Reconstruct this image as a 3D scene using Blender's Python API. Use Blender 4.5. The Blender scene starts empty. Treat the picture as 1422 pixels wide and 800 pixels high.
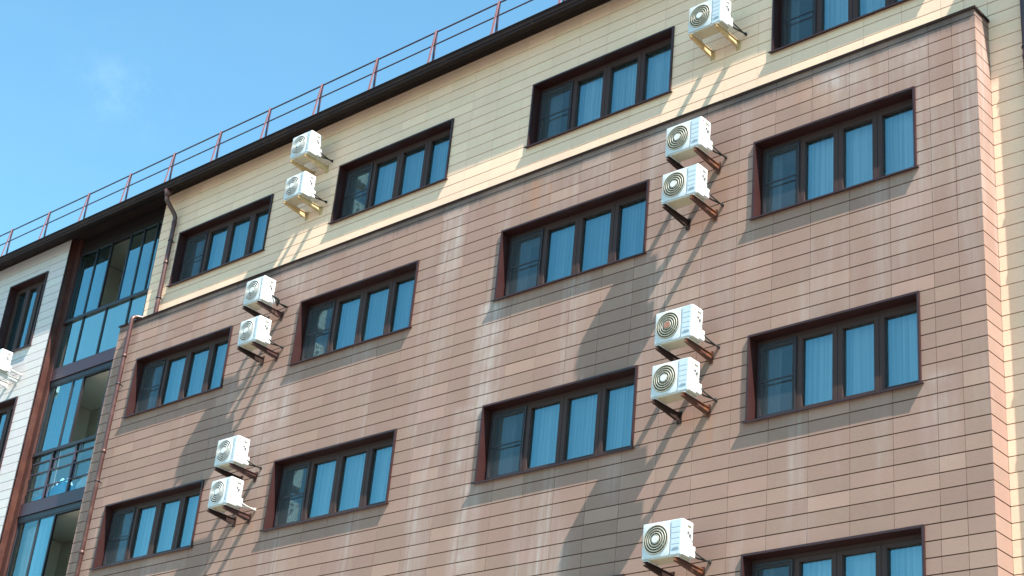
import bpy, bmesh, math, random
from mathutils import Vector, Matrix
R = math.radians
scene = bpy.context.scene
col = scene.collection
rnd = random.Random(7)

# ------------------------------------------------------------------ constants
D = 0.374            # set-back of the cream wall behind the brown block
YS = D               # plane of the upper walls
H = 3.0              # storey height
BX0, BX1, BZ = -16.62, 1.966, 15.0     # brown block
EZ, EY = 18.18, -0.04                  # soffit height, outer edge of the eave

# ------------------------------------------------------------------ helpers
class MB:
    def __init__(self): self.bm = bmesh.new(); self.tone = self.bm.loops.layers.color.new('tone')
    def face(self, vs, t=None):
        try: f = self.bm.faces.new(vs)
        except ValueError: return
        if t is not None:
            for l in f.loops: l[self.tone] = (t, t, t, 1)
    def quad(self, pts, t=None):
        self.face([self.bm.verts.new(p) for p in pts], t)
    def box(self, x0, x1, y0, y1, z0, z1, t=None, bev=0.0, M=None):
        c = [(x0,y0,z0),(x1,y0,z0),(x1,y1,z0),(x0,y1,z0),(x0,y0,z1),(x1,y0,z1),(x1,y1,z1),(x0,y1,z1)]
        v = [self.bm.verts.new(M @ Vector(p) if M else p) for p in c]
        fs = [(0,3,2,1),(4,5,6,7),(0,1,5,4),(1,2,6,5),(2,3,7,6),(3,0,4,7)]
        out = []
        for f in fs:
            ff = self.bm.faces.new([v[i] for i in f]); out.append(ff)
            if t is not None:
                for l in ff.loops: l[self.tone] = (t, t, t, 1)
        if bev > 0:
            es = list({e for f in out for e in f.edges})
            bmesh.ops.bevel(self.bm, geom=es, offset=bev, segments=2, affect='EDGES', profile=.6)
    def tube(self, pts, r, seg=10, closed=False, cap=True):
        pts = [Vector(p) for p in pts]; n = len(pts); rings = []
        prev = None
        for i, p in enumerate(pts):
            a = pts[(i-1) % n] if (closed or i > 0) else p
            b = pts[(i+1) % n] if (closed or i < n-1) else p
            t = (b - a).normalized()
            if prev is None:
                u = t.cross(Vector((0,0,1)))
                if u.length < .05: u = t.cross(Vector((0,1,0)))
            else: u = prev - t * prev.dot(t)
            u.normalize(); prev = u; w = t.cross(u)
            rr = r[i] if isinstance(r, (list, tuple)) else r
            rings.append([self.bm.verts.new(p + (u*math.cos(2*math.pi*k/seg) + w*math.sin(2*math.pi*k/seg))*rr) for k in range(seg)])
        m = n if closed else n-1
        for i in range(m):
            A, B = rings[i], rings[(i+1) % n]
            for k in range(seg):
                f = self.bm.faces.new([A[k], A[(k+1) % seg], B[(k+1) % seg], B[k]]); f.smooth = True
        if cap and not closed:
            self.bm.faces.new(rings[0][::-1]); self.bm.faces.new(rings[-1])
    def disc(self, c, r, depth, seg=28):      # cylinder whose axis is y, front at c.y
        c = Vector(c)
        A = [self.bm.verts.new(c + Vector((math.cos(2*math.pi*k/seg)*r, 0, math.sin(2*math.pi*k/seg)*r))) for k in range(seg)]
        B = [self.bm.verts.new(v.co + Vector((0, depth, 0))) for v in A]
        self.bm.faces.new(A); self.bm.faces.new(B[::-1])
        for k in range(seg): self.bm.faces.new([A[k], B[k], B[(k+1) % seg], A[(k+1) % seg]])
    def prism(self, prof, x0, x1):            # (y,z) outline extruded along x
        a = [self.bm.verts.new((x0, y, z)) for y, z in prof]; b = [self.bm.verts.new((x1, y, z)) for y, z in prof]
        n = len(prof); self.bm.faces.new(a); self.bm.faces.new(b[::-1])
        for k in range(n): self.bm.faces.new([a[k], b[k], b[(k+1) % n], a[(k+1) % n]])
    def mesh(self, name, mat):
        if not name.endswith('pane') and name != 'insect_screen': bmesh.ops.recalc_face_normals(self.bm, faces=self.bm.faces)
        me = bpy.data.meshes.new(name); self.bm.to_mesh(me); self.bm.free()
        me.materials.append(mat); return me
    def build(self, name, mat, parent=None, loc=None):
        return link(name, self.mesh(name, mat), parent, loc)

def link(name, me, parent=None, loc=None):
    o = bpy.data.objects.new(name, me); col.objects.link(o)
    if parent is not None: o.parent = parent
    if loc is not None: o.location = loc
    return o

def thing(name, label, cat, loc=(0,0,0), group=None):
    o = bpy.data.objects.new(name, None); col.objects.link(o); o.location = loc
    o.empty_display_size = .2
    o['label'] = label; o['category'] = cat
    if group: o['group'] = group
    return o

def subtract(rect, hole):
    x0,x1,z0,z1 = rect; a,b,c,d = hole
    if a >= x1 or b <= x0 or c >= z1 or d <= z0: return [rect]
    out = []
    if a > x0: out.append((x0,a,z0,z1))
    if b < x1: out.append((b,x1,z0,z1))
    m0, m1 = max(x0,a), min(x1,b)
    if c > z0: out.append((m0,m1,z0,c))
    if d < z1: out.append((m0,m1,d,z1))
    return out
def cut(rects, holes):
    for h in holes: rects = [q for r in rects for q in subtract(r, h)]
    return [r for r in rects if r[1]-r[0] > .004 and r[3]-r[2] > .004]

# ------------------------------------------------------------------ materials
def nodes(name):
    m = bpy.data.materials.new(name); m.use_nodes = True
    nt = m.node_tree; b = nt.nodes['Principled BSDF']
    return m, nt, b
def N(nt, t, **kw):
    n = nt.nodes.new(t)
    for k, v in kw.items():
        if k in n.inputs: n.inputs[k].default_value = v
        else: setattr(n, k, v)
    return n
def L(nt, a, b): nt.links.new(a, b)
def math_(nt, op, a, b=None, c=None, clamp=False):
    n = nt.nodes.new('ShaderNodeMath'); n.operation = op; n.use_clamp = clamp
    for i, v in enumerate((a, b, c)):
        if v is None: continue
        if isinstance(v, (int, float)): n.inputs[i].default_value = v
        else: L(nt, v, n.inputs[i])
    return n.outputs[0]
def mixc(nt, fac, a, b, mode='MIX'):
    n = nt.nodes.new('ShaderNodeMix'); n.data_type = 'RGBA'; n.blend_type = mode
    for s, v in ((n.inputs[0], fac), (n.inputs[6], a), (n.inputs[7], b)):
        if isinstance(v, (int, float)): s.default_value = v
        elif isinstance(v, tuple): s.default_value = (*v, 1) if len(v) == 3 else v
        else: L(nt, v, s)
    return n.outputs[2]
def ramp(nt, fac, lo, hi):
    n = nt.nodes.new('ShaderNodeMapRange'); n.clamp = True
    n.inputs[1].default_value = lo; n.inputs[2].default_value = hi
    L(nt, fac, n.inputs[0]); return n.outputs[0]
def noise(nt, vec, scale, detail=4, rough=.55, dist=0.0):
    n = N(nt, 'ShaderNodeTexNoise'); n.inputs['Scale'].default_value = scale; n.inputs['Detail'].default_value = detail
    n.inputs['Roughness'].default_value = rough; n.inputs['Distortion'].default_value = dist
    L(nt, vec, n.inputs['Vector']); return n.outputs['Fac']
def mapped(nt, vec, sc, loc=(0,0,0)):
    n = N(nt, 'ShaderNodeMapping'); n.inputs['Scale'].default_value = sc; n.inputs['Location'].default_value = loc
    L(nt, vec, n.inputs['Vector']); return n.outputs['Vector']

def paint(name, c, rough=.5, var=.12, metallic=0.0, dirt=None, dscale=6.0, bump=0.0, spec=.5):
    m, nt, b = nodes(name)
    tc = N(nt, 'ShaderNodeTexCoord').outputs['Object']
    f = noise(nt, tc, 3.3, 5)
    dark = tuple(x*(1-var) for x in c); lite = tuple(min(1, x*(1+var)) for x in c)
    cc = mixc(nt, f, dark, lite)
    if dirt:
        d = ramp(nt, noise(nt, tc, dscale, 6, .65), .5, .78)
        cc = mixc(nt, d, cc, dirt)
    L(nt, cc, b.inputs['Base Color'])
    L(nt, math_(nt, 'MULTIPLY_ADD', f, .25, rough-.12), b.inputs['Roughness'])
    b.inputs['Metallic'].default_value = metallic
    b.inputs['Specular IOR Level'].default_value = spec
    if bump:
        bp = N(nt, 'ShaderNodeBump'); bp.inputs['Strength'].default_value = bump; bp.inputs['Distance'].default_value = .01
        L(nt, noise(nt, tc, 40, 4), bp.inputs['Height']); L(nt, bp.outputs[0], b.inputs['Normal'])
    return m

def cladding(name, base, tonevar, streaks=(), rust=(), bloom=0.0, grime=None, rough=.75):
    """fibre panel: tone of each panel, fine grain, vertical run-off marks, bloom, rust"""
    m, nt, b = nodes(name)
    tc = N(nt, 'ShaderNodeTexCoord').outputs['Object']
    at = N(nt, 'ShaderNodeVertexColor'); at.layer_name = 'tone'
    tone = math_(nt, 'MULTIPLY_ADD', at.outputs[0], 2*tonevar, 1-tonevar)
    grain = noise(nt, mapped(nt, tc, (1,1,3)), 14, 6, .7)
    blot = noise(nt, mapped(nt, tc, (1,1,.8)), 1.1, 5, .6)
    t = math_(nt, 'MULTIPLY', tone, math_(nt, 'MULTIPLY_ADD', grain, .22, .89))
    t = math_(nt, 'MULTIPLY', t, math_(nt, 'MULTIPLY_ADD', blot, .22, .89))
    sx = N(nt, 'ShaderNodeSeparateXYZ'); L(nt, tc, sx.inputs[0]); X, Z = sx.outputs[0], sx.outputs[2]
    cc = mixc(nt, 1.0, base, (1,1,1), 'MULTIPLY')
    vm = N(nt, 'ShaderNodeVectorMath', operation='SCALE'); L(nt, cc, vm.inputs[0]); L(nt, t, vm.inputs['Scale']); cc = vm.outputs[0]
    # hue drift between panels
    hue = N(nt, 'ShaderNodeTexWhiteNoise'); hue.noise_dimensions = '1D'; L(nt, math_(nt, 'MULTIPLY', at.outputs[0], 91.7), hue.inputs['W'])
    cc = mixc(nt, hue.outputs['Value'], mixc(nt, 1.0, cc, (.99, 1.015, .99), 'MULTIPLY'), mixc(nt, 1.0, cc, (1.02, .985, .995), 'MULTIPLY'))
    fine = noise(nt, mapped(nt, tc, (9,9,.5)), 1.6, 5, .62)        # vertical run-off
    if bloom:
        broad = noise(nt, mapped(nt, tc, (1.3,1,.22)), .9, 4, .6)
        f = math_(nt, 'MULTIPLY', ramp(nt, broad, .5, .75), ramp(nt, fine, .35, .7))
        cc = mixc(nt, math_(nt, 'MULTIPLY', f, bloom), cc, (.42,.36,.33))
    for (x0, w, zt, zb, k, c) in streaks:
        g = math_(nt, 'DIVIDE', math_(nt, 'SUBTRACT', X, x0), w)
        g = math_(nt, 'SUBTRACT', 1.0, math_(nt, 'MULTIPLY', g, g), clamp=True)
        z1 = ramp(nt, Z, zb, zb+.55); z2 = math_(nt, 'SUBTRACT', 1.0, ramp(nt, Z, zt-.08, zt+.02))
        f = math_(nt, 'MULTIPLY', math_(nt, 'MULTIPLY', g, z1), math_(nt, 'MULTIPLY', z2, ramp(nt, fine, .25, .75)))
        f = math_(nt, 'MULTIPLY', f, ramp(nt, noise(nt, tc, 2.7, 4), .22, .7))
        cc = mixc(nt, math_(nt, 'MULTIPLY', f, k*.72, clamp=True), cc, c)
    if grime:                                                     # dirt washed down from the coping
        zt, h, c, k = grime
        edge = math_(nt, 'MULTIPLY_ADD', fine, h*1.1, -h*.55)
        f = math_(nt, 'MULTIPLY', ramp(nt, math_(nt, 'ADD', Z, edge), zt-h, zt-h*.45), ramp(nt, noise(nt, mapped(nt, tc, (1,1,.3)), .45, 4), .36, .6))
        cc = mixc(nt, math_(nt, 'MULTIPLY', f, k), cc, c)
    L(nt, cc, b.inputs['Base Color'])
    b.inputs['Roughness'].default_value = rough; b.inputs['Specular IOR Level'].default_value = .25
    bp = N(nt, 'ShaderNodeBump'); bp.inputs['Strength'].default_value = .25; bp.inputs['Distance'].default_value = .006
    L(nt, noise(nt, mapped(nt, tc, (1,1,4)), 30, 5, .7), bp.inputs['Height']); L(nt, bp.outputs[0], b.inputs['Normal'])
    return m

PALE = (.52,.46,.43); RUST = (.36,.15,.06)
M = {}
M['brown'] = cladding('brown_cladding', (.292,.182,.143), .12, bloom=.8,
    streaks=[(-6.25,.34,12.9,10.6,1.3,PALE),(-7.3,.3,15,13.4,.8,PALE),(-6.55,.3,11.2,9.6,.9,PALE),(-11.3,.35,14.9,13.9,.9,PALE),(-11.45,.35,12.9,10.3,1.0,PALE),(-11.0,.25,12.6,11.2,.7,PALE),
             (-12.75,.45,14.95,14.0,.9,PALE),(-13.45,.3,14.95,14.1,.8,PALE),(-9.15,.4,13.1,12.3,.7,PALE),(-6.3,.35,9.9,7.9,.9,PALE),(-.1,.6,14.98,14.0,1.1,PALE),(1.0,.5,14.95,14.1,.8,PALE),
             (-2.9,.5,14.98,14.3,.8,PALE),(-4.3,.35,14.95,14.1,.8,PALE),(1.3,.3,10.0,8.6,.5,PALE),(-3.6,.25,9.9,8.9,.5,PALE),
             (-5.55,.15,14.9,14.0,1.5,RUST),(-5.25,.08,14.7,14.0,1.0,RUST),(-13.9,.10,14.9,14.3,1.3,RUST),(-.55,.25,14.93,14.2,1.1,RUST),(-.3,.3,14.6,13.85,.8,RUST),
             (-1.85,.33,13.8,12.95,1.0,RUST),(-2.75,.2,14.0,13.4,.9,RUST),(-2.4,.12,10.2,9.6,.6,RUST),(-2.0,.07,10.15,9.3,.8,RUST),(-11.3,.06,10.1,9.4,.6,RUST)],
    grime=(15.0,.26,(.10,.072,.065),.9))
M['cream'] = cladding('cream_cladding', (.77,.54,.385), .05, bloom=.12,
    streaks=[(-15.9,.3,18.2,17.0,.25,(.40,.33,.2))], rough=.7)
M['white'] = cladding('white_cladding', (.54,.505,.495), .035, bloom=0, rough=.65)
M['gap'] = paint('joint_shadow_board', (.085,.045,.03), .9, .2)
M['gapc'] = paint('cream_joint_board', (.20,.15,.085), .9, .2)
M['gapw'] = paint('white_joint_board', (.33,.33,.31), .9, .2)
M['trim'] = paint('brown_sheet_metal', (.031,.0098,.009), .4, .15, spec=.45)
M['fascia'] = paint('dark_fascia_metal', (.017,.0095,.008), .75, .2, spec=.12, dirt=(.03,.018,.012), dscale=2.2)
M['soffit'] = paint('dark_soffit_board', (.011,.0065,.0055), .7, .2, spec=.2)
M['fin'] = paint('loggia_column_metal', (.050,.0145,.010), .42, .2, dirt=(.085,.03,.018), dscale=3.)
M['slab'] = paint('loggia_band_metal', (.040,.017,.022), .3, .15)
M['frame'] = paint('brown_window_frame', (.046,.024,.020), .5, .15, spec=.25)
M['alu'] = paint('dark_aluminium', (.018,.014,.018), .4, .15)
M['pipe'] = paint('brown_drainpipe', (.060,.021,.018), .38, .2, dirt=(.12,.055,.043), dscale=5)
M['rail'] = paint('dark_rail_paint', (.05,.03,.045), .45, .2)
M['post'] = paint('pink_primed_post', (.24,.105,.11), .55, .2, dirt=(.12,.035,.025), dscale=7)
M['acw'] = paint('white_casing_enamel', (.54,.56,.565), .32, .03, dirt=(.46,.46,.43), dscale=3.5, spec=.5)
M['acs'] = paint('white_side_panel', (.58,.58,.57), .38, .03, dirt=(.50,.50,.47), dscale=4)
M['acpan'] = paint('blue_grey_panel', (.45,.51,.55), .35, .04)
M['acdark'] = paint('dark_fan_well', (.13,.12,.088), .6, .25)
M['acwell'] = paint('grey_fan_well', (.045,.047,.043), .6, .25)
M['acin'] = paint('grey_condenser', (.09,.09,.075), .45, .3, metallic=.4)
M['ring'] = paint('wire_guard', (.33,.31,.245), .4, .25)
M['ringw'] = paint('white_wire_guard', (.44,.45,.43), .38, .08)
M['hub'] = paint('white_hub', (.60,.63,.66), .35, .03)
M['hubr'] = paint('brown_hub', (.30,.13,.085), .45, .15)
M['red'] = paint('red_sticker', (.62,.06,.05), .45, .1)
M['print'] = paint('grey_print', (.19,.24,.31), .5, .1)
M['rust'] = paint('rusty_bracket_paint', (.07,.022,.011), .6, .3, dirt=(.34,.10,.022), dscale=6, bump=.25)
M['rustd'] = paint('brown_bracket_paint', (.045,.016,.013), .55, .3, dirt=(.11,.034,.018), dscale=9, bump=.2)
M['ochre'] = paint('cream_bracket_paint', (.50,.36,.19), .75, .2, spec=.2, dirt=(.27,.13,.05), dscale=10, bump=.2)
M['hose'] = paint('black_hose', (.02,.02,.02), .6, .2)
M['cable'] = paint('grey_cable', (.09,.09,.09), .6, .2)
M['shadearm'] = paint('shaded_bracket_paint', (.020,.010,.008), .65, .3, spec=.25, dirt=(.05,.02,.012), dscale=9)  # bracket paint darkened to stand for the unit's shadow on the arm
M['palearm'] = paint('white_bracket_paint', (.5,.5,.48), .6, .1, dirt=(.3,.26,.2), dscale=8)
M['hosew'] = paint('pale_hose', (.52,.51,.48), .5, .1)
M['room'] = paint('room_plaster', (.42,.40,.36), .9, .1)
M['ceil'] = paint('loggia_plaster', (.76,.71,.60), .9, .08)
M['acbase'] = paint('beige_base_pan', (.42,.37,.26), .6, .12, dirt=(.3,.26,.17), dscale=6)
M['tile'] = paint('loggia_back_wall', (.50,.45,.36), .85, .2)
M['cloth'] = paint('blue_cloth', (.05,.42,.72), .8, .3, dirt=(.6,.74,.82), dscale=4)
M['clothw'] = paint('white_cloth', (.72,.74,.74), .85, .08)
M['mesh'] = None

def glass(name, tint, refl, rcol):
    m = bpy.data.materials.new(name); m.use_nodes = True; nt = m.node_tree; nt.nodes.clear()
    out = N(nt, 'ShaderNodeOutputMaterial'); mix = N(nt, 'ShaderNodeMixShader')
    tr = N(nt, 'ShaderNodeBsdfTransparent'); tr.inputs[0].default_value = (*tint, 1)
    gl = N(nt, 'ShaderNodeBsdfGlossy'); gl.inputs[0].default_value = (*rcol, 1); gl.inputs['Roughness'].default_value = .015
    lw = N(nt, 'ShaderNodeFresnel'); lw.inputs['IOR'].default_value = 1.5
    f = math_(nt, 'MULTIPLY_ADD', lw.outputs[0], 1.3, refl, clamp=True)
    tc = N(nt, 'ShaderNodeTexCoord').outputs['Object']
    bp = N(nt, 'ShaderNodeBump'); bp.inputs['Strength'].default_value = .02; bp.inputs['Distance'].default_value = .02
    L(nt, noise(nt, tc, 2.0, 2), bp.inputs['Height']); L(nt, bp.outputs[0], gl.inputs['Normal'])
    L(nt, f, mix.inputs[0]); L(nt, tr.outputs[0], mix.inputs[1]); L(nt, gl.outputs[0], mix.inputs[2]); L(nt, mix.outputs[0], out.inputs[0])
    return m
M['glass'] = glass('coated_window_glass', (.84,.94,.97), .23, (.47,.85,.94))
M['glassl'] = glass('loggia_glass', (.50,.66,.72), .30, (.45,.82,.90))
M['glassp'] = glass('frosted_parapet_glass', (.45,.60,.62), .38, (.62,.92,.92))

M['glassc'] = glass('clear_glass', (.84,.93,.95), .11, (.5,.88,.95))
def net(name):
    m = bpy.data.materials.new(name); m.use_nodes = True; nt = m.node_tree; nt.nodes.clear()
    out = N(nt, 'ShaderNodeOutputMaterial'); mix = N(nt, 'ShaderNodeMixShader', Fac=.45)
    tr = N(nt, 'ShaderNodeBsdfTransparent'); df = N(nt, 'ShaderNodeBsdfDiffuse'); df.inputs[0].default_value = (.06,.068,.075,1)
    L(nt, tr.outputs[0], mix.inputs[1]); L(nt, df.outputs[0], mix.inputs[2]); L(nt, mix.outputs[0], out.inputs[0])
    return m
M['mesh'] = net('insect_net')
def sheer(name, c, tr_):
    m = bpy.data.materials.new(name); m.use_nodes = True; nt = m.node_tree; nt.nodes.clear()
    out = N(nt, 'ShaderNodeOutputMaterial'); mix = N(nt, 'ShaderNodeMixShader', Fac=.35); m2 = N(nt, 'ShaderNodeMixShader', Fac=tr_)
    df = N(nt, 'ShaderNodeBsdfDiffuse'); df.inputs[0].default_value = (*c,1)
    tl = N(nt, 'ShaderNodeBsdfTranslucent'); tl.inputs[0].default_value = (*c,1)
    tp = N(nt, 'ShaderNodeBsdfTransparent')
    tc = N(nt, 'ShaderNodeTexCoord').outputs['Object']
    f = noise(nt, mapped(nt, tc, (16,1,.12)), 1.6, 4, .65); f = ramp(nt, f, .33, .68)  # fold shading painted into the curtain colour as vertical streaks
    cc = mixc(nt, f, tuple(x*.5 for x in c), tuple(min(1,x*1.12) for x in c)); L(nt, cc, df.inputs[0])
    L(nt, df.outputs[0], mix.inputs[1]); L(nt, tl.outputs[0], mix.inputs[2])
    L(nt, mix.outputs[0], m2.inputs[1]); L(nt, tp.outputs[0], m2.inputs[2]); L(nt, m2.outputs[0], out.inputs[0])
    return m
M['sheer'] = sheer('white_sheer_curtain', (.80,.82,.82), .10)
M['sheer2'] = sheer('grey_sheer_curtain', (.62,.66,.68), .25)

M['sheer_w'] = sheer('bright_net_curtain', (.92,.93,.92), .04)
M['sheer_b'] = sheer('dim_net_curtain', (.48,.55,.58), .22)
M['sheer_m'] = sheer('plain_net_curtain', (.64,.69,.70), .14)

# ------------------------------------------------------------------ ground
g = MB(); g.quad([(-400,-400,0),(400,-400,0),(400,400,0),(-400,400,0)])
gm, nt, b = nodes('asphalt_ground')
tc = N(nt, 'ShaderNodeTexCoord').outputs['Object']
L(nt, mixc(nt, noise(nt, tc, .8, 8, .7), (.10,.10,.095), (.20,.19,.17)), b.inputs['Base Color']); b.inputs['Roughness'].default_value = .9
o = g.build('ground', gm); o['kind'] = 'structure'
g = MB(); g.box(-40,30,-3.2,-.05,.004,.13, bev=.01)
o = g.build('pavement', paint('concrete_paving', (.36,.34,.31), .85, .15, dirt=(.22,.2,.18), dscale=1.5)); o['kind'] = 'structure'

# ------------------------------------------------------------------ the building
B = thing('apartment_building', 'apartment block clad in brown, cream and white panels with brown window frames', 'building', (0,0,0))

COLS = {1:(-15.754,2.911), 2:(-10.957,2.926), 3:(-6.184,2.929), 4:(-1.415,2.511)}
WH = 1.225
wins = []                                     # x0, x1, z0, z1, wall plane
for c,(x,w) in COLS.items():
    wins.append((x, x+w, 14.087+H-WH-.02, 14.087+H-.02, YS, 4, c, 1))
    for r in (2,3,4): 
        z1 = 14.087-(r-2)*H; wins.append((x, x+w, z1-WH, z1, 0.0, 4, c, r))
WW = [(-22.16,-20.645,15.72,17.54), (-22.16,-20.645,12.70,14.49)]
for k,(a,b_,c,d) in enumerate(WW): wins.append((a,b_,c,d,YS,3,0,k+1))

def xedge(xoff, pw, k, axis):          # half panels beside the corner of the brown block
    if axis == 'y' and k >= 1: return xoff+.335*k if k < 3 else xoff+.67+pw*(k-2)
    return xoff+k*pw

def clad(name, plane, a0, a1, z0, z1, xoff, zoff, pw, ph, gx, gz, mat, gapmat, holes, axis='y', th=.02, sgn=1, jit=True):
    """panels on a wall: axis 'y' = wall facing -y at y=plane, axis 'x' = wall facing +x at x=plane"""
    m = MB(); k0 = math.floor((a0-xoff)/pw); k1 = math.ceil((a1-xoff)/pw)+2
    j0 = math.floor((z0-zoff)/ph); j1 = math.ceil((z1-zoff)/ph)
    for j in range(j0, j1):
        for k in range(k0, k1):
            r = (max(a0, xedge(xoff,pw,k,axis)+gx/2), min(a1, xedge(xoff,pw,k+1,axis)-gx/2), max(z0, zoff+j*ph+gz/2), min(z1, zoff+(j+1)*ph-gz/2))
            if r[1]-r[0] < .01 or r[3]-r[2] < .01: continue
            t = min(1, max(0, rnd.gauss(.5, .22))); dy = rnd.uniform(-.0012,.0012)
            for (p0,p1,q0,q1) in cut([r], holes):
                if axis == 'y': m.box(p0,p1,plane+dy,plane+th,q0,q1,t)
                else: m.box(plane-th,plane+dy,p0,p1,q0,q1,t)
    o = m.build(name, mat, B)
    m = MB()
    for (p0,p1,q0,q1) in cut([(a0+.002,a1-.002,z0,z1-.002)], holes):
        if axis == 'y': m.box(p0,p1,plane+th+.001,plane+th+.05,q0,q1)
        else: m.box(plane-th-.05,plane-th-.001,p0+.075,p1,q0,q1)
    m.build('joint_backing', gapmat, o)
    return o

def holes_for(plane, grow=-.012):
    return [(w[0]-grow*-1, w[1]+grow, w[2]-grow, w[3]+grow) if False else (w[0]+.012, w[1]-.012, w[2]+.012, w[3]-.012) for w in wins if w[4] == plane]

XO, ZO = 1.295, .085
clad('brown_wall', 0.0, BX0, BX1-.0205, 0, BZ-.01, XO, ZO, .593, .2, .006, .015, M['brown'], M['gap'], holes_for(0.0))
clad('brown_side_wall', BX1, .0, D-.004, 0, BZ-.01, -2, ZO, 3, .2, .004, .015, M['brown'], M['gap'], [], 'x')
clad('brown_inner_side_wall', BX0+.021, .075, D+.25, 0, BZ-.01, -2, ZO, 3, .2, .004, .015, M['brown'], M['gap'], [], 'x')
clad('cream_wall', D, -16.5, 8.0, 14.2, EZ+.1, XO, ZO, .593, .2, .004, .012, M['cream'], M['gapc'], holes_for(YS))
clad('cream_wall', D, BX1+.001, 3.33, 0, 14.2-.006, XO, ZO, .593, .2, .004, .012, M['cream'], M['gapc'], [])
clad('white_wall', D, -32, -19.95, 0, EZ+.1, XO, ZO, .593, .2, .004, .012, M['white'], M['gapw'], holes_for(YS))
# projecting white bay beyond the right edge of the picture (it throws the upright shadow on the cream strip)
clad('white_bay_wall', 0.0, 3.33, 8.0, 0, EZ+.1, XO, ZO, .593, .2, .004, .012, M['white'], M['gapw'], [])
m = MB(); m.box(3.332,3.38,.075,D-.003,0,EZ+.1); m.build('bay_side_wall', M['white'], B)
# far sides, back
m = MB(); m.box(-32,8,11.9,12,0,EZ+.1); m.box(-32,-31.9,D+.08,11.89,0,EZ+.1); m.box(7.9,8,D+.08,11.89,0,EZ+.1); m.build('rear_wall', M['white'], B)
m = MB(); m.box(BX0+.03,BX1-.08,D+.05,D+.12,13.9,14.19); m.build('inner_wall', M['room'], B)

# coping of the brown block
m = MB()
m.box(BX0-.02, BX1+.022, -.028, D-.003, BZ-.005, BZ+.012)
m.box(BX0-.02, BX1+.022, -.028, -.023, BZ-.028, BZ-.0052)
m.box(BX1+.017, BX1+.022, -.0228, D-.003, BZ-.028, BZ-.0052)
m.build('coping', M['fascia'], B)

# eave: soffit that climbs from the gutter to the wall, gutter, roof
GZ = 17.97                                                           # lower edge of the gutter
m = MB()
for (x0,x1,ey,wy) in ((-32.4,3.2,EY,D),(3.2,8.4,EY-D,0.0)):
    m.prism([(ey+.02,GZ+.012),(wy+.25,EZ+.12),(wy+.25,EZ+.15),(ey+.02,GZ+.045)], x0, x1)
    for k in range(1,4):
        u = k/4; y = ey+.02+(wy-ey-.02)*u; z = GZ+.012+(EZ-GZ-.012)*u
        m.box(x0, x1, y-.006, y+.006, z-.012, z+.005)
m.build('soffit', M['soffit'], B)
m = MB()
for (x0,x1,ey) in ((-32.4,3.199,EY),(3.2,8.4,EY-D)):
    m.prism([(ey,GZ+.19),(ey,GZ+.02),(ey+.006,GZ),(ey+.1,GZ+.03),(ey+.1,GZ+.04),(ey+.012,GZ+.014),(ey+.012,GZ+.19)], x0, x1)
    m.tube([(x0,ey+.002,GZ+.19),(x1,ey+.002,GZ+.19)], .014, 8)
    m.box(x0, x1, ey-.007, ey-.0005, GZ+.075, GZ+.083)
    n = int((x1-x0)/2.0)
    for k in range(n): m.box(x0+k*2+.4, x0+k*2+.44, ey-.005, ey-.0006, GZ+.002, GZ+.074)
m.build('gutter', M['fascia'], B)
m = MB(); m.prism([(EY+.014,GZ+.18),(6,EZ+.95),(12.3,EZ+.19),(12.3,EZ+.17),(6,EZ+.86),(EY+.014,GZ+.12)], -32.4, 8.4); m.build('roof', M['fascia'], B)

# windows -----------------------------------------------------------------
def curtain_mesh(x0, x1, z0, z1, y, seed, amp=.03, mat='sheer', openings=()):
    r = random.Random(seed); m = MB(); n = int((x1-x0)/.018)
    ph = [r.uniform(0,6.28) for _ in range(4)]; fr = [r.uniform(12,24), r.uniform(28,44), r.uniform(3,8), r.uniform(50,80)]; gx = [r.uniform(.6,2.2), r.uniform(0,6.28)]
    prev = None
    for i in range(n+1):
        x = x0+(x1-x0)*i/n
        X = x; x = X + .16*math.sin(gx[0]*X*2+gx[1]); am = amp*(.55+.6*abs(math.sin(gx[0]*X+gx[1]*2)))
        yy = y + am*(math.sin(fr[0]*x+ph[0])*.6 + math.sin(fr[1]*x+ph[1])*.35 + math.sin(fr[2]*x+ph[2])*.4 + math.sin(fr[3]*x+ph[3])*.12)
        x = X
        if any(a < x < b_ for a, b_ in openings): prev = None; continue
        v = [m.bm.verts.new((x + .012*math.sin(fr[2]*x+k), y+(yy-y)*(.55+.15*k), z1+(z0-z1)*k/3)) for k in range(4)]
        if prev:
            for k in range(3):
                f = m.bm.faces.new([prev[k], v[k], v[k+1], prev[k+1]]); f.smooth = True
        prev = v
    return m.mesh('curtain', M[mat])

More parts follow.
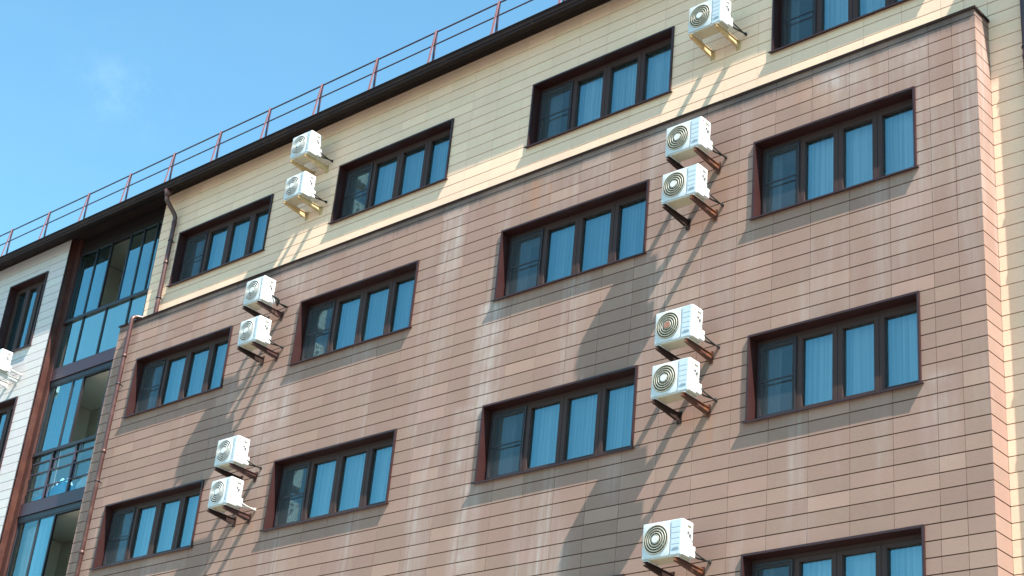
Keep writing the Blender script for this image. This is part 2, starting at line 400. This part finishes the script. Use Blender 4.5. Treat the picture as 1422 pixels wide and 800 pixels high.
def window(x0, x1, z0, z1, yp, n, c, r, seed):
    w = x1-x0; h = z1-z0; t = .030; G = .195
    loc = (x0, yp, z0)
    m = MB()                                                       # sheet-metal surround
    m.box(0, t, -.032, G+.03, 0, h); m.box(w-t, w, -.032, G+.03, 0, h); m.box(t+.001, w-t-.001, -.032, G+.03, h-t, h)
    win = m.build('window', M['trim'], B, loc)
    m = MB()                                                       # sloping sill with a drip edge
    prof = [(-.062,-.012),(-.062,-.034),(-.055,-.034),(-.055,-.018),(G+.02,.018),(G+.02,.034)]
    m.prism(prof, -.03, w+.03); m.build('sill', M['trim'], win)
    # frame: outer ring + sashes
    a = t+.002; wi = w-2*a; y0, y1 = G-.035, G+.03
    m = MB(); fz0, fz1 = .035, h-t-.002
    e = .028
    m.box(a, a+e, y0, y1, fz0, fz1); m.box(w-a-e, w-a, y0, y1, fz0, fz1)
    m.box(a+e+.0005, w-a-e-.0005, y0, y1, fz1-.055, fz1); m.box(a+e+.0005, w-a-e-.0005, y0, y1, fz0, fz0+.03)
    pit = (wi-2*e)/n; st = .072 if n == 4 else .07
    panes = []
    for k in range(n):
        p0 = a+e+k*pit+.003; p1 = a+e+(k+1)*pit-.003; b0 = fz0+.034; b1 = fz1-.059
        s0 = s1 = st
        if k == 0 and n == 4: s0 = .04
        if k == n-1 and n == 4: s1 = .05
        yy0 = y0-.012
        m.box(p0, p0+s0, yy0, y1-.01, b0, b1, bev=.006); m.box(p1-s1, p1, yy0, y1-.01, b0, b1, bev=.006)
        m.box(p0+s0-.004, p1-s1+.004, yy0+.003, y1-.012, b1-.055, b1-.002); m.box(p0+s0-.004, p1-s1+.004, yy0+.003, y1-.012, b0+.002, b0+.055)
        if k < n-1: m.box(p1-.006, p1+.012, y0-.004, y0+.02, b0, b1)
        panes.append((p0+s0, p1-s1, b0+.055, b1-.055))
        if rnd.random() < .6: m.box(p1-s1+.02, p1-s1+.04, yy0-.018, yy0-.001, (b0+b1)/2-.05, (b0+b1)/2+.03) if False else None
    m.build('frame', M['frame'], win)
    for (q0,q1,q2,q3) in panes:
        m = MB(); g0 = G+rnd.uniform(-.003,.003); tl = rnd.uniform(-.0025,.0025)
        m.quad([(q0,g0,q2),(q1,g0+tl,q2),(q1,g0+tl*.5,q3),(q0,g0,q3)]); m.build('pane', M['glass'], win)
    if n == 4:                                                     # insect screen over the first sash
        p0 = a+e+.012; p1 = a+e+pit-.01; b0 = fz0+.05; b1 = fz1-.07; ys = y0-.03
        m = MB()
        for (u0,u1,v0,v1) in ((p0,p0+.02,b0,b1),(p1-.02,p1,b0,b1),(p0+.0205,p1-.0205,b1-.02,b1),(p0+.0205,p1-.0205,b0,b0+.02),(p0+.0205,p1-.0205,b0+(b1-b0)*.47,b0+(b1-b0)*.47+.022)):
            m.box(u0,u1,ys,ys+.014,v0,v1)
        m.build('screen_frame', M['alu'], win)
        m = MB(); m.quad([(p0+.01,ys+.006,b0+.01),(p1-.01,ys+.006,b0+.01),(p1-.01,ys+.006,b1-.01),(p0+.01,ys+.006,b1-.01)]); m.build('insect_screen', M['mesh'], win)
    # room with a curtain
    m = MB(); ya, yb = G+.035, 2.6; u0,u1,v0,v1 = -.35, w+.35, -.75, h+.35
    m.quad([(u0,yb,v0),(u1,yb,v0),(u1,yb,v1),(u0,yb,v1)]); m.quad([(u0,ya,v0),(u0,yb,v0),(u0,yb,v1),(u0,ya,v1)]); m.quad([(u1,ya,v0),(u1,yb,v0),(u1,yb,v1),(u1,ya,v1)])
    m.quad([(u0,ya,v1),(u1,ya,v1),(u1,yb,v1),(u0,yb,v1)]); m.quad([(u0,ya,v0),(u1,ya,v0),(u1,yb,v0),(u0,yb,v0)])
    m.build('room', M['room'], win)
    rr = random.Random(seed*13+5)
    op = ()
    if n == 4:
        s = a+e+pit
        op = ((s*rr.uniform(.35,.55), s*rr.uniform(.75,.98)),)
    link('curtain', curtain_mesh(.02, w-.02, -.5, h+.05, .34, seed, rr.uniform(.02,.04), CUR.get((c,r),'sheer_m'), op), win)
CUR = {(4,1):'sheer', (4,2):'sheer_w', (4,3):'sheer', (4,4):'sheer', (3,1):'sheer', (3,2):'sheer_b', (3,3):'sheer_m', (2,1):'sheer_b', (2,2):'sheer_b', (2,3):'sheer_m', (1,1):'sheer_b', (1,2):'sheer_b', (1,3):'sheer_m', (0,1):'sheer_b'}
for i, w in enumerate(wins): window(*w, seed=i+3)

# loggias at the left ---------------------------------------------------------
LX0, LX1 = -19.95, -16.5
SY, GY = .55, .60
m = MB()
m.box(LX0-.03, LX0, D-.006, GY+.08, 0, EZ-.008); m.box(LX0+.0005, LX0+.16, SY-.02, GY+.08, 0, EZ-.008)
m.build('loggia_column', M['fin'], B)
m = MB(); m.box(LX1-.05,LX1-.001,D+.021,GY+.08,14.2,EZ-.008); m.build('loggia_jamb', M['fin'], B)
LV = [(15.0,14.72,17.80),(11.95,11.68,14.60),(8.92,8.66,11.56),(5.9,5.62,8.55)]       # slab top, slab bottom, glass top
def loggia(k, top, bot, gt, ups, lows, tr, openp, rail):
    lg = thing('loggia', 'x', 'x', (0,0,0)); del lg['label']; del lg['category']; lg.parent = B
    x0, x1 = LX0+.165, LX1-.055
    m = MB(); m.box(x0, x1, SY, GY+.12, bot, top-.001, bev=.006); m.box(x0, x1, SY-.012, SY-.001, bot-.004, bot+.022)
    m.build('slab_band', M['slab'], lg)
    above = EZ if k == 0 else LV[k-1][1]
    m = MB(); m.box(x0, x1, SY+.02, GY+.1, gt, above-.006)
    for z in (gt+.1, gt+.24): 
        if z < above-.05: m.box(x0, x1, SY+.008, SY+.0195, z, z+.03)
    m.build('lintel', M['soffit'] if k == 0 else M['alu'], lg)
    m = MB(); y0,y1 = GY-.02, GY+.03
    m.box(x0,x1,y0-.03,y1,tr-.035,tr+.035,bev=.006)
    xs = [x0]+ups+[x1]
    for q in ups: m.box(q-.02,q+.02,y0,y1,tr+.036,gt-.03)
    m.box(x0,x0+.03,y0,y1,tr+.036,gt-.03); m.box(x1-.03,x1,y0,y1,tr+.036,gt-.03); m.box(x0,x1,y0,y1,gt-.029,gt-.001)
    for q in lows: m.box(q-.018,q+.018,y0,y1,top+.03,tr-.036)
    m.box(x0,x1,y0,y1,top,top+.029)
    m.build('glazing_frame', M['alu'], lg)
    for i in range(len(xs)-1):
        if i in openp: continue
        m = MB(); d = rnd.uniform(-.004,.004); m.quad([(xs[i]+.02,GY,tr+.03),(xs[i+1]-.02,GY+d,tr+.03),(xs[i+1]-.02,GY+d,gt-.02),(xs[i]+.02,GY,gt-.02)]); m.build('pane', M['glassc' if (k == 2 and i == 0) else 'glassl'], lg)
    ys = [x0]+lows+[x1]
    for i in range(len(ys)-1):
        m = MB(); d = rnd.uniform(-.003,.003); m.quad([(ys[i]+.015,GY+.005,top+.02),(ys[i+1]-.015,GY+d,top+.02),(ys[i+1]-.015,GY+d,tr-.03),(ys[i]+.015,GY+.005,tr-.03)]); m.build('parapet_pane', M['glassc'] if rail else M['glassp'], lg)
    if rail:
        m = MB(); yr = GY-.028
        for z in (top+.28, top+.62, top+.86): m.box(x0+.05,x1,yr,yr+.018,z,z+.022)
        for q in (-19.06,-18.22,-17.4): m.box(q-.028,q+.028,yr-.004,yr+.024,top+.03,tr-.04)
        for q,za,zb in ((-18.95,top+.05,top+.28),(-18.9,top+.62,tr-.05),(-18.1,top+.28,top+.62),(-18.05,top+.86,tr-.04)): m.box(q-.01,q+.01,yr,yr+.018,za,zb)
        m.build('balustrade', M['rail'], lg)
    # inside
    yb = 1.95; it = bot + 3.0 if k else EZ
    m = MB(); m.box(LX0-.3,LX1+.5,yb,yb+.1,top+.001,above-.001); m.build('back_wall', M['tile'], lg)
    m = MB(); m.box(LX0-.3,LX1+.5,GY+.13,yb-.001,above-.05,above-.003); m.build('ceiling', M['ceil'], lg)
    m = MB(); m.box(LX0-.3,LX1+.5,GY+.13,yb-.001,top-.15,top-.002); m.build('floor_slab', M['ceil'], lg)
    m = MB(); m.box(LX0-.4,LX0-.301,GY+.1,yb,top,above-.06); m.build('side_wall', M['ceil'], lg)
    m = MB(); m.box(LX1+.501,LX1+.6,GY+.13,yb,top,above-.06); m.build('side_wall', M['ceil'], lg)
    m = MB(); m.box(-18.6,-17.7,yb-.03,yb-.002,top+.05,top+2.1); m.build('balcony_door', M['frame'], lg)
    return lg
L1 = loggia(0,*LV[0],[-19.15,-18.62,-17.93,-17.45,-16.98],[-19.11,-18.28,-17.42],16.13,(2,),False)
L2 = loggia(1,*LV[1],[-18.93,-18.55,-17.6],[-19.05,-18.22,-17.4],13.03,(2,),True)
L3 = loggia(2,*LV[2],[-19.02,-18.45,-17.5],[-19.05,-18.22,-17.4],9.95,(2,),False)
L4 = loggia(3,*LV[3],[-19.02,-18.45,-17.5],[-19.05,-18.22,-17.4],6.95,(),False)
link('curtain', curtain_mesh(-19.75,-19.2,15.0,17.75,.85,51,.05,'sheer2'), L1)
link('curtain', curtain_mesh(-19.75,-19.2,11.95,14.5,.85,52,.05,'sheer2'), L2)
link('curtain', curtain_mesh(-19.78,-19.05,9.0,11.5,.8,53,.09,'sheer_w'), L3)
m = MB(); m.tube([(-16.62,SY-.06,17.18),(-16.62,SY-.005,17.18)],.05,14); m.build('white_knob', M['hub'], L1)  # small white knob of unknown use on the loggia, no lamp

# drainpipes ---------------------------------------------------------------------
def smooth_path(pts, rad=.09, n=5):
    pts = [Vector(p) for p in pts]; out = [pts[0]]
    for i in range(1, len(pts)-1):
        a, b_, c = pts[i-1], pts[i], pts[i+1]
        d = min(rad, (a-b_).length*.45, (c-b_).length*.45)
        p, q = b_+(a-b_).normalized()*d, b_+(c-b_).normalized()*d
        for k in range(n+1):
            t = k/n; out.append(p*(1-t)**2 + b_*2*t*(1-t) + q*t*t)
    out.append(pts[-1]); return out
PX, PY = -15.93, D-.085
m = MB()
m.tube([(PX-.06,EY+.07,GZ+.01),(PX-.06,EY+.07,GZ-.13)],[.085,.05],14)
path = [(PX-.06,EY+.07,GZ-.12),(PX-.06,EY+.07,GZ-.20),(PX,PY,GZ-.5),(PX,PY,BZ+.11),(PX-.06,PY-.1,BZ+.09),(-16.09,-.02,BZ+.085),(-16.09,-.105,BZ+.02),(-16.09,-.105,BZ-.2),(-16.09,-.1,.2)]
m.tube(smooth_path(path), .046, 14)
for (x,y,z) in ((PX,PY,17.3),(PX,PY,16.4),(-16.09,-.102,14.2),(-16.09,-.102,12.2),(-16.09,-.102,10.2),(-16.09,-.102,8.2)):
    m.tube([(x,y,z-.035),(x,y,z+.035)], .0525, 14)
dp = m.build('drainpipe', M['pipe'], B)
m = MB()
for (x,y,z) in ((PX,PY,16.9),(PX,PY,15.6),(-16.09,-.102,13.6),(-16.09,-.102,11.6),(-16.09,-.102,9.6),(-16.09,-.102,7.6)):
    m.tube([(x,y,z-.012),(x,y,z+.012)], .056, 14); m.box(x-.01,x+.01,y+.05,y+.11,z-.008,z+.008)
m.build('pipe_clamp', M['alu'], dp)
m = MB(); m.tube(smooth_path([(2.62,EY+.06,GZ+.02),(2.62,EY+.06,GZ-.2),(2.505,D-.085,GZ-.5),(2.505,D-.085,.2)]), .046, 14)
for z in (16.6,14.2,11.8,9.4): m.tube([(2.505,D-.085,z-.035),(2.505,D-.085,z+.035)], .0525, 14)
dp = m.build('drainpipe', M['slab'], B)
m = MB()
for z in (15.9,14.33,12.6,10.2): m.tube([(2.505,D-.085,z-.014),(2.505,D-.085,z+.014)], .057, 14); m.box(2.495,2.515,D-.04,D-.001,z-.01,z+.01)
m.build('pipe_clamp', M['alu'], dp)

# roof railing -----------------------------------------------------------------------
RL = thing('roof_railing', 'thin two-bar safety railing on pinkish posts along the roof edge', 'railing', (-12,.62,EZ+.25))
RY, RZ0, RZ1 = 0.0, 0.0, 1.06
m = MB(); m.tube([(-20,RY,RZ1),(20.0,RY,RZ1)],.016,8); m.build('rail', M['rail'], RL)
m = MB(); m.tube([(-20,RY-.05,RZ1-.34),(20.0,RY-.05,RZ1-.34)],.014,8); m.build('rail', M['rail'], RL)
POSTX = [-7.50+1.579*k for k in range(-15,10)]
m = MB(); m.box(-.022,.022,-.012,.012,-.03,RZ1+.03); pmesh = m.mesh('post', M['rail'])
m = MB()
a, b_ = Vector((0,-.15,-.06)), Vector((0,-.012,RZ1+.03))
vs = []
for p, hw in ((a,.032),(b_,.018)):
    vs.append([m.bm.verts.new((p.x-hw,p.y,p.z)), m.bm.verts.new((p.x+hw,p.y,p.z)), m.bm.verts.new((p.x+hw,p.y-.012,p.z)), m.bm.verts.new((p.x-hw,p.y-.012,p.z))])
for k in range(4): m.bm.faces.new([vs[0][k],vs[0][(k+1)%4],vs[1][(k+1)%4],vs[1][k]])
m.bm.faces.new(vs[0]); m.bm.faces.new(vs[1]); smesh = m.mesh('strut', M['post'])
for x in POSTX:
    p = link('post', pmesh, RL, (x+12,0,0)); link('strut', smesh, p)

# air conditioners --------------------------------------------------------------------
AW, AH, AD = .615, .475, .235
def ac_meshes(style, aw, AD=AD):
    d = {}
    hw = aw/2
    # casing: rounded box with a round opening in the front face
    m = MB(); m.box(-hw,hw,0.006,AD,0,AH,bev=.014)
    d['casing'] = m.mesh('casing', M['acw'])
    fc, fr = (-hw+.222, 0, AH/2+.002), .195
    # front plate with a hole
    m = MB(); seg = 48; x0,x1,z0,z1 = -hw+.012, -hw+.435, .012, AH-.012
    ring = []; outer = []; back = []
    for k in range(seg):
        a = 2*math.pi*k/seg; c_, s_ = math.cos(a), math.sin(a)
        ring.append(m.bm.verts.new((fc[0]+c_*fr, -.008, fc[2]+s_*fr)))
        back.append(m.bm.verts.new((fc[0]+c_*fr*.97, .0055, fc[2]+s_*fr*.97)))
        sc = min(((x1-fc[0]) if c_ > 0 else (fc[0]-x0))/max(abs(c_),1e-6), ((z1-fc[2]) if s_ > 0 else (fc[2]-z0))/max(abs(s_),1e-6))
        outer.append(m.bm.verts.new((fc[0]+c_*sc, -.003, fc[2]+s_*sc)))
    for k in range(seg):
        j = (k+1) % seg
        m.bm.faces.new([outer[k],outer[j],ring[j],ring[k]]); m.bm.faces.new([ring[k],ring[j],back[j],back[k]])
    d['front_plate'] = m.mesh('front_plate', M['acw'])
    m = MB(); m.disc((fc[0],.003,fc[2]), fr*.985, .0025, 40); d['fan_well'] = m.mesh('fan_well', M['acin' if style == 'old' else 'acwell' if style in ('pale','narrow') else 'acdark'])
    # fan blades seen through the guard
    m = MB()
    for k in range(3):
        a0 = k*2.094+.4
        pts = []
        for (rr,da) in ((.03,0),(.165,-.25),(.175,.35),(.15,.75),(.03,.6)):
            pts.append((fc[0]+math.cos(a0+da)*rr, .0005+.0012*da, fc[2]+math.sin(a0+da)*rr))
        m.quad(pts)
    d['fan'] = m.mesh('fan', M['acin'])
    # wire guard: concentric rings and spokes
    m = MB(); n = 5
    for k in range(n):
        rr = .055+(fr-.008-.055)*k/(n-1); yy = -.012-.012*(1-(rr/fr)**2)
        m.tube([(fc[0]+math.cos(2*math.pi*i/40)*rr, yy, fc[2]+math.sin(2*math.pi*i/40)*rr) for i in range(40)], .0078, 6, closed=True)
    for k in range(8):
        a = k*math.pi/4+.2; m.tube([(fc[0]+math.cos(a)*.04,-.021,fc[2]+math.sin(a)*.04),(fc[0]+math.cos(a)*fr*.6,-.018,fc[2]+math.sin(a)*fr*.6),(fc[0]+math.cos(a)*fr*.985,-.009,fc[2]+math.sin(a)*fr*.985)],.0026,5)
    d['fan_guard'] = m.mesh('fan_guard', M['ring' if style not in ('pale','old','narrow') else 'ringw'])
    m = MB(); m.disc((fc[0],-.034,fc[2]), (.046), .014, 24); d['hub'] = m.mesh('hub', M['hubr' if style == 'brownhub' else 'hub'])
    # ribbed service panel at the right of the front
    px0, px1 = -hw+.447, hw-.016
    m = MB(); m.box(px0,px1,-.004,.0055,.015,AH-.015)
    for k in range(5): m.box(px0+.012,px1-.012,-.0062,-.0041,.075+k*.073,.075+k*.073+.058,bev=.0015)
    d['service_panel'] = m.mesh('service_panel', M['acpan'])
    m = MB(); m.box(px0+.035,px1-.02,-.0095,-.0085,.082,.094); m.box(px0+.05,px1-.03,-.0095,-.0085,.1,.105); d['label_print'] = m.mesh('label_print', M['print'])
    # side cover
    m = MB(); m.box(hw+.0005,hw+.012,.012,AD-.02,.006,AH-.018,bev=.004)
    m.box(hw-.03,hw+.034,AD-.09,AD+.022,.014,.16,bev=.014)
    d['side_cover'] = m.mesh('side_cover', M['acs'])
    m = MB(); m.box(hw+.0122,hw+.0135,AD-.135,AD-.06,AH-.095,AH-.065); d['handle'] = m.mesh('handle', M['acdark'])
    m = MB()
    m.box(hw+.0122,hw+.0132,.028,.05,0,.026)
    d['sticker'] = m.mesh('sticker', M['red'])
    m = MB(); m.box(-hw+.01,hw-.01,.02,AD-.015,-.012,-.0005); d['base'] = m.mesh('base', M['acbase'])
    m = MB(); m.box(-.03,.03,.0,AD+.02,-.024,-.0125); d['foot'] = m.mesh('foot', M['acw'])
    # loose cable on the side
    m = MB()
    m.tube(smooth_path([(hw+.016,AD-.10,.30),(hw+.03,AD-.12,.26),(hw+.028,AD-.06,.22),(hw+.04,AD-.03,.18)],.03),.004,6)
    m.tube(smooth_path([(hw+.016,AD-.13,.325),(hw+.032,AD-.08,.305),(hw+.03,AD-.09,.25)],.03),.004,6)
    m.box(hw+.012,hw+.022,AD-.14,AD-.115,.30,.325); m.box(hw+.012,hw+.022,AD-.10,AD-.08,.27,.295)
    d['cable'] = m.mesh('cable', M['cable'])
    return d
NW = .53
STY = {'std': ac_meshes('std',AW), 'brownhub': ac_meshes('brownhub',AW), 'pale': ac_meshes('pale',NW,.27), 'narrow': ac_meshes('narrow',NW,.27), 'old': ac_meshes('old',.50,.27)}
def hose_mesh(kind, gap, aw):
    m = MB(); hw = aw/2
    if kind == 'loops':
        for s in (0,.03,.055):
            m.tube(smooth_path([(hw+.03,AD-.03,.15),(hw+.07+s,AD+.02,.10),(hw+.06+s,AD+.09,.02+s),(hw+.02,AD+.13,.0),(hw+.0,AD+.1,.09),(hw+.03+s,AD+gap-.0,.05)],.05),.011,8)
        return m.mesh('hose', M['hose'])
    m.tube(smooth_path([(hw+.01,AD-.02,.07),(hw+.02,AD+.06,.03),(hw+.03,AD+gap*.55,.045),(hw+.05,AD+gap,.06)],.05),.012,8)
    m.tube(smooth_path([(hw+.02,AD-.02,.11),(hw+.05,AD+.08,.06),(hw+.06,AD+gap,.03)],.05),.011,8)
    m.tube([(hw+.05,AD+gap-.03,.055),(hw+.05,AD+gap-.0005,.055)],.022,10)
    return m.mesh('hose', M['hose' if kind == 'dark' else 'hosew'])
def arm_mesh(mat, ln):
    m = MB()
    # tapering angle profile: upright web + top flange + wall plate
    web = [(-ln,-.004),(-.004,-.004),(-.004,-.115),(-.06,-.10),(-ln,-.042)]
    m.prism(web, -.004, .004)
    m.box(-.03,-.0045,-ln,-.004,-.008,-.0005); m.box(.0045,.02,-ln,-.004,-.008,-.0005)
    m.prism([(-ln,-.042),(-.06,-.10),(-.06,-.108),(-ln,-.05)], -.03, .012)
    m.box(-.04,.04,-.0039,-.0006,-.15,.03)
    for z in (.01,-.13): m.tube([(0,-.012,z),(0,-.0045,z)],.012,6)
    return m.mesh('bracket_arm', M[mat])
ARM = {}
AXF = .56                                                        # front of the unit from the wall
gapb = AXF-AD
HOSE = {(k,a): hose_mesh(k, gapb, a) for k in ('dark','pale','loops') for a in (AW, NW, .50)}
def air_con(x, yp, z, style, arm, hose, label, blabel, stickers=True, yaw=0.0, pr=0.0):
    t = thing('air_conditioner', label, 'air conditioner', (x, yp-AXF, z+.024), 'outdoor air conditioning units on the facade')
    t.rotation_euler = (rnd.uniform(-.008,.008), rnd.uniform(-.01,.01), rnd.uniform(-.02,.02))
    S = STY[style]
    cs = link('casing', S['casing'], t)
    link('front_plate', S['front_plate'], t)
    link('fan_well', S['fan_well'], t); fg = link('fan_guard', S['fan_guard'], t); link('hub', S['hub'], fg); link('fan', S['fan'], t)
    sp = link('service_panel', S['service_panel'], t); link('label_print', S['label_print'], sp)
    sc = link('side_cover', S['side_cover'], t); link('handle', S['handle'], sc); link('cable', S['cable'], sc)
    if stickers:
        for zz in (.10,.40): link('sticker', S['sticker'], sc, (0,0,zz))
    link('base', S['base'], t)
    fx = .235 if style in ('std','brownhub') else .195
    for s in (-fx,fx): link('foot', S['foot'], t, (s,0,0))
    link('hose', HOSE[(hose, {'std':AW,'brownhub':AW,'old':.50}.get(style,NW))], t)
    for mm in (arm, 'shadearm'):
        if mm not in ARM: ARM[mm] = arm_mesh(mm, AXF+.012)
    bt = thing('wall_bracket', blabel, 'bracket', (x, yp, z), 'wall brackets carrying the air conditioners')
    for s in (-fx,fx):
        am = link('bracket_arm', ARM['shadearm' if s < 0 and arm in ('rust','rustd') else arm], bt, (s, -.003, -.001))  # left arms of brown brackets take the colour with shade painted in
    return t
A = air_con
A(-2.256,D,16.28,'std','ochre','dark','white air conditioner on cream brackets, cut by the top edge of the photo','cream painted bracket nearest the top edge, below the air conditioner cut by it',False)
A(-11.53,D,17.185,'pale','ochre','dark','white air conditioner just below the dark eave, upper of the pair on cream wall','cream painted bracket between the two stacked air conditioners on the cream wall',False)
A(-11.515,D,16.29,'pale','ochre','dark','white air conditioner lower of the pair on the cream wall under the eave','cream painted bracket under the lower of the two air conditioners on cream wall',False)
A(-2.255,0,13.938,'std','rust','dark','white air conditioner at right, directly under the dark coping of the brown wall','rusty bracket at right of the air conditioner directly under the dark coping')
A(-2.275,0,13.17,'std','rust','dark','white air conditioner at right, second one below the coping, over long bracket shadows','rusty bracket at right of the second air conditioner below the coping')
A(-11.65,0,13.995,'old','rustd','loops','older white air conditioner with worn fan front and loops of black hose','dark brown bracket under the older air conditioner with loops of black hose')
A(-11.59,0,13.19,'pale','rustd','dark','white air conditioner with pale rings right beneath the older one with black hoses','dark brown bracket one below that of the older air conditioner with black hoses')
A(-2.25,0,10.976,'brownhub','rust','dark','white air conditioner with reddish fan centre on the brown wall','rusty bracket of the air conditioner with the reddish fan centre')
A(-2.26,0,10.203,'std','rust','dark','white air conditioner directly below the one with the reddish fan centre','rusty bracket under the unit that hangs below the one with reddish fan centre')
A(-11.61,0,10.945,'narrow','rustd','dark','white air conditioner upper of the lowest pair at left, above the bottom window','dark brown bracket between the two air conditioners of the lowest pair at left')
A(-11.59,0,10.205,'narrow','rustd','pale','white air conditioner with pale hose, lower of the lowest pair at left','dark brown bracket under the lowest air conditioner at left')
A(-2.25,0,7.985,'std','rust','dark','white air conditioner with red stickers at the bottom edge of the photo','rusty bracket cut by the bottom edge of the photo')
A(-21.05,D,14.95,'pale','palearm','pale','white air conditioner on the white wall, cut by the left edge of the photo','pale bracket on the white wall at the left edge of the photo',False)

# blue cloth on the middle loggia ----------------------------------------------------
def bundle(name, label, cat, x0, x1, y, z, h, d, mat, seed):
    r = random.Random(seed); m = MB(); n = 22; k = 12; rows = []
    for i in range(n+1):
        u = i/n; x = x0+(x1-x0)*u; hh = h*(.35+.65*math.sin(math.pi*min(1,max(0,u)))**.6)*(1+.25*math.sin(7*u+seed)+.12*r.uniform(-1,1))
        rows.append([m.bm.verts.new((x, y+d*math.cos(2*math.pi*j/k)*.5*(1+.15*r.uniform(-1,1)), z+max(0,hh*.5*(1+math.sin(2*math.pi*j/k))*(1+.1*r.uniform(-1,1))))) for j in range(k)])
    for i in range(n):
        for j in range(k):
            f = m.bm.faces.new([rows[i][j],rows[i][(j+1)%k],rows[i+1][(j+1)%k],rows[i+1][j]]); f.smooth = True
    m.bm.faces.new(rows[0]); m.bm.faces.new(rows[-1])
    o = m.build(name, M[mat]); o['label'] = label; o['category'] = cat; return o
bundle('cloth_bundle','bright blue crumpled cloth behind the glass of the middle glazed loggia','cloth',-19.75,-18.3,.84,11.955,.40,.2,'cloth',3)
bundle('cloth_bundle','white crumpled cloth beside the blue one behind the loggia glass','cloth',-18.7,-17.2,1.0,11.955,.5,.2,'clothw',5)

# ------------------------------------------------------------------ light and sky
sd = Vector((3.3,-1.0,5.0)).normalized()
el = math.asin(sd.z); az = math.atan2(sd.x, sd.y)
sun = bpy.data.lights.new('Sun', 'SUN'); sun.energy = 5.0; sun.angle = R(.53); sun.color = (1,.95,.87)
so = bpy.data.objects.new('Sun', sun); col.objects.link(so); so.rotation_euler = sd.to_track_quat('Z','Y').to_euler(); so.location = (20,-20,40)
wd = bpy.data.worlds.new('World'); scene.world = wd; wd.use_nodes = True
nt = wd.node_tree; bg = nt.nodes['Background']
sky = N(nt, 'ShaderNodeTexSky'); sky.sky_type = 'NISHITA'; sky.sun_disc = False
sky.sun_elevation = el; sky.sun_rotation = az; sky.altitude = 100; sky.air_density = 1.0; sky.dust_density = .6; sky.ozone_density = 1.0
gen = N(nt, 'ShaderNodeTexCoord').outputs['Generated']
# one thin wisp high on the left, and the faintest veil over the whole sky
dv = N(nt, 'ShaderNodeVectorMath', operation='DISTANCE'); L(nt, gen, dv.inputs[0]); dv.inputs[1].default_value = (-.744,.422,.5165)
wisp = math_(nt, 'SUBTRACT', 1.0, ramp(nt, dv.outputs['Value'], .006, .042))
c1 = ramp(nt, noise(nt, gen, 34.0, 6, .62), .46, .72)
veil = ramp(nt, noise(nt, mapped(nt, gen, (1,1,1.6)), 4.0, 6, .6), .5, .8)
cl = math_(nt, 'ADD', math_(nt, 'MULTIPLY', math_(nt, 'MULTIPLY', wisp, c1), .2), math_(nt, 'MULTIPLY', veil, .05))
cc = mixc(nt, math_(nt, 'MULTIPLY', cl, .22), mixc(nt, 1.0, sky.outputs[0], (.84,1.29,1.22), 'MULTIPLY'), (9,11,11))
L(nt, cc, bg.inputs[0]); bg.inputs[1].default_value = .088

# ------------------------------------------------------------------ camera
cam = bpy.data.cameras.new('Camera'); co = bpy.data.objects.new('Camera', cam); col.objects.link(co)
co.location = (10.0, -16.264, 1.6); co.rotation_euler = (R(116.765), R(-5.244), R(41.622))
cam.sensor_width = 36; cam.lens = 2292.5/1422*36; cam.clip_end = 2000; cam.clip_start = .1
scene.camera = co
scene.view_settings.view_transform = 'Standard'; scene.view_settings.look = 'None'; scene.view_settings.gamma = 1
scene.view_settings.exposure = 1.6
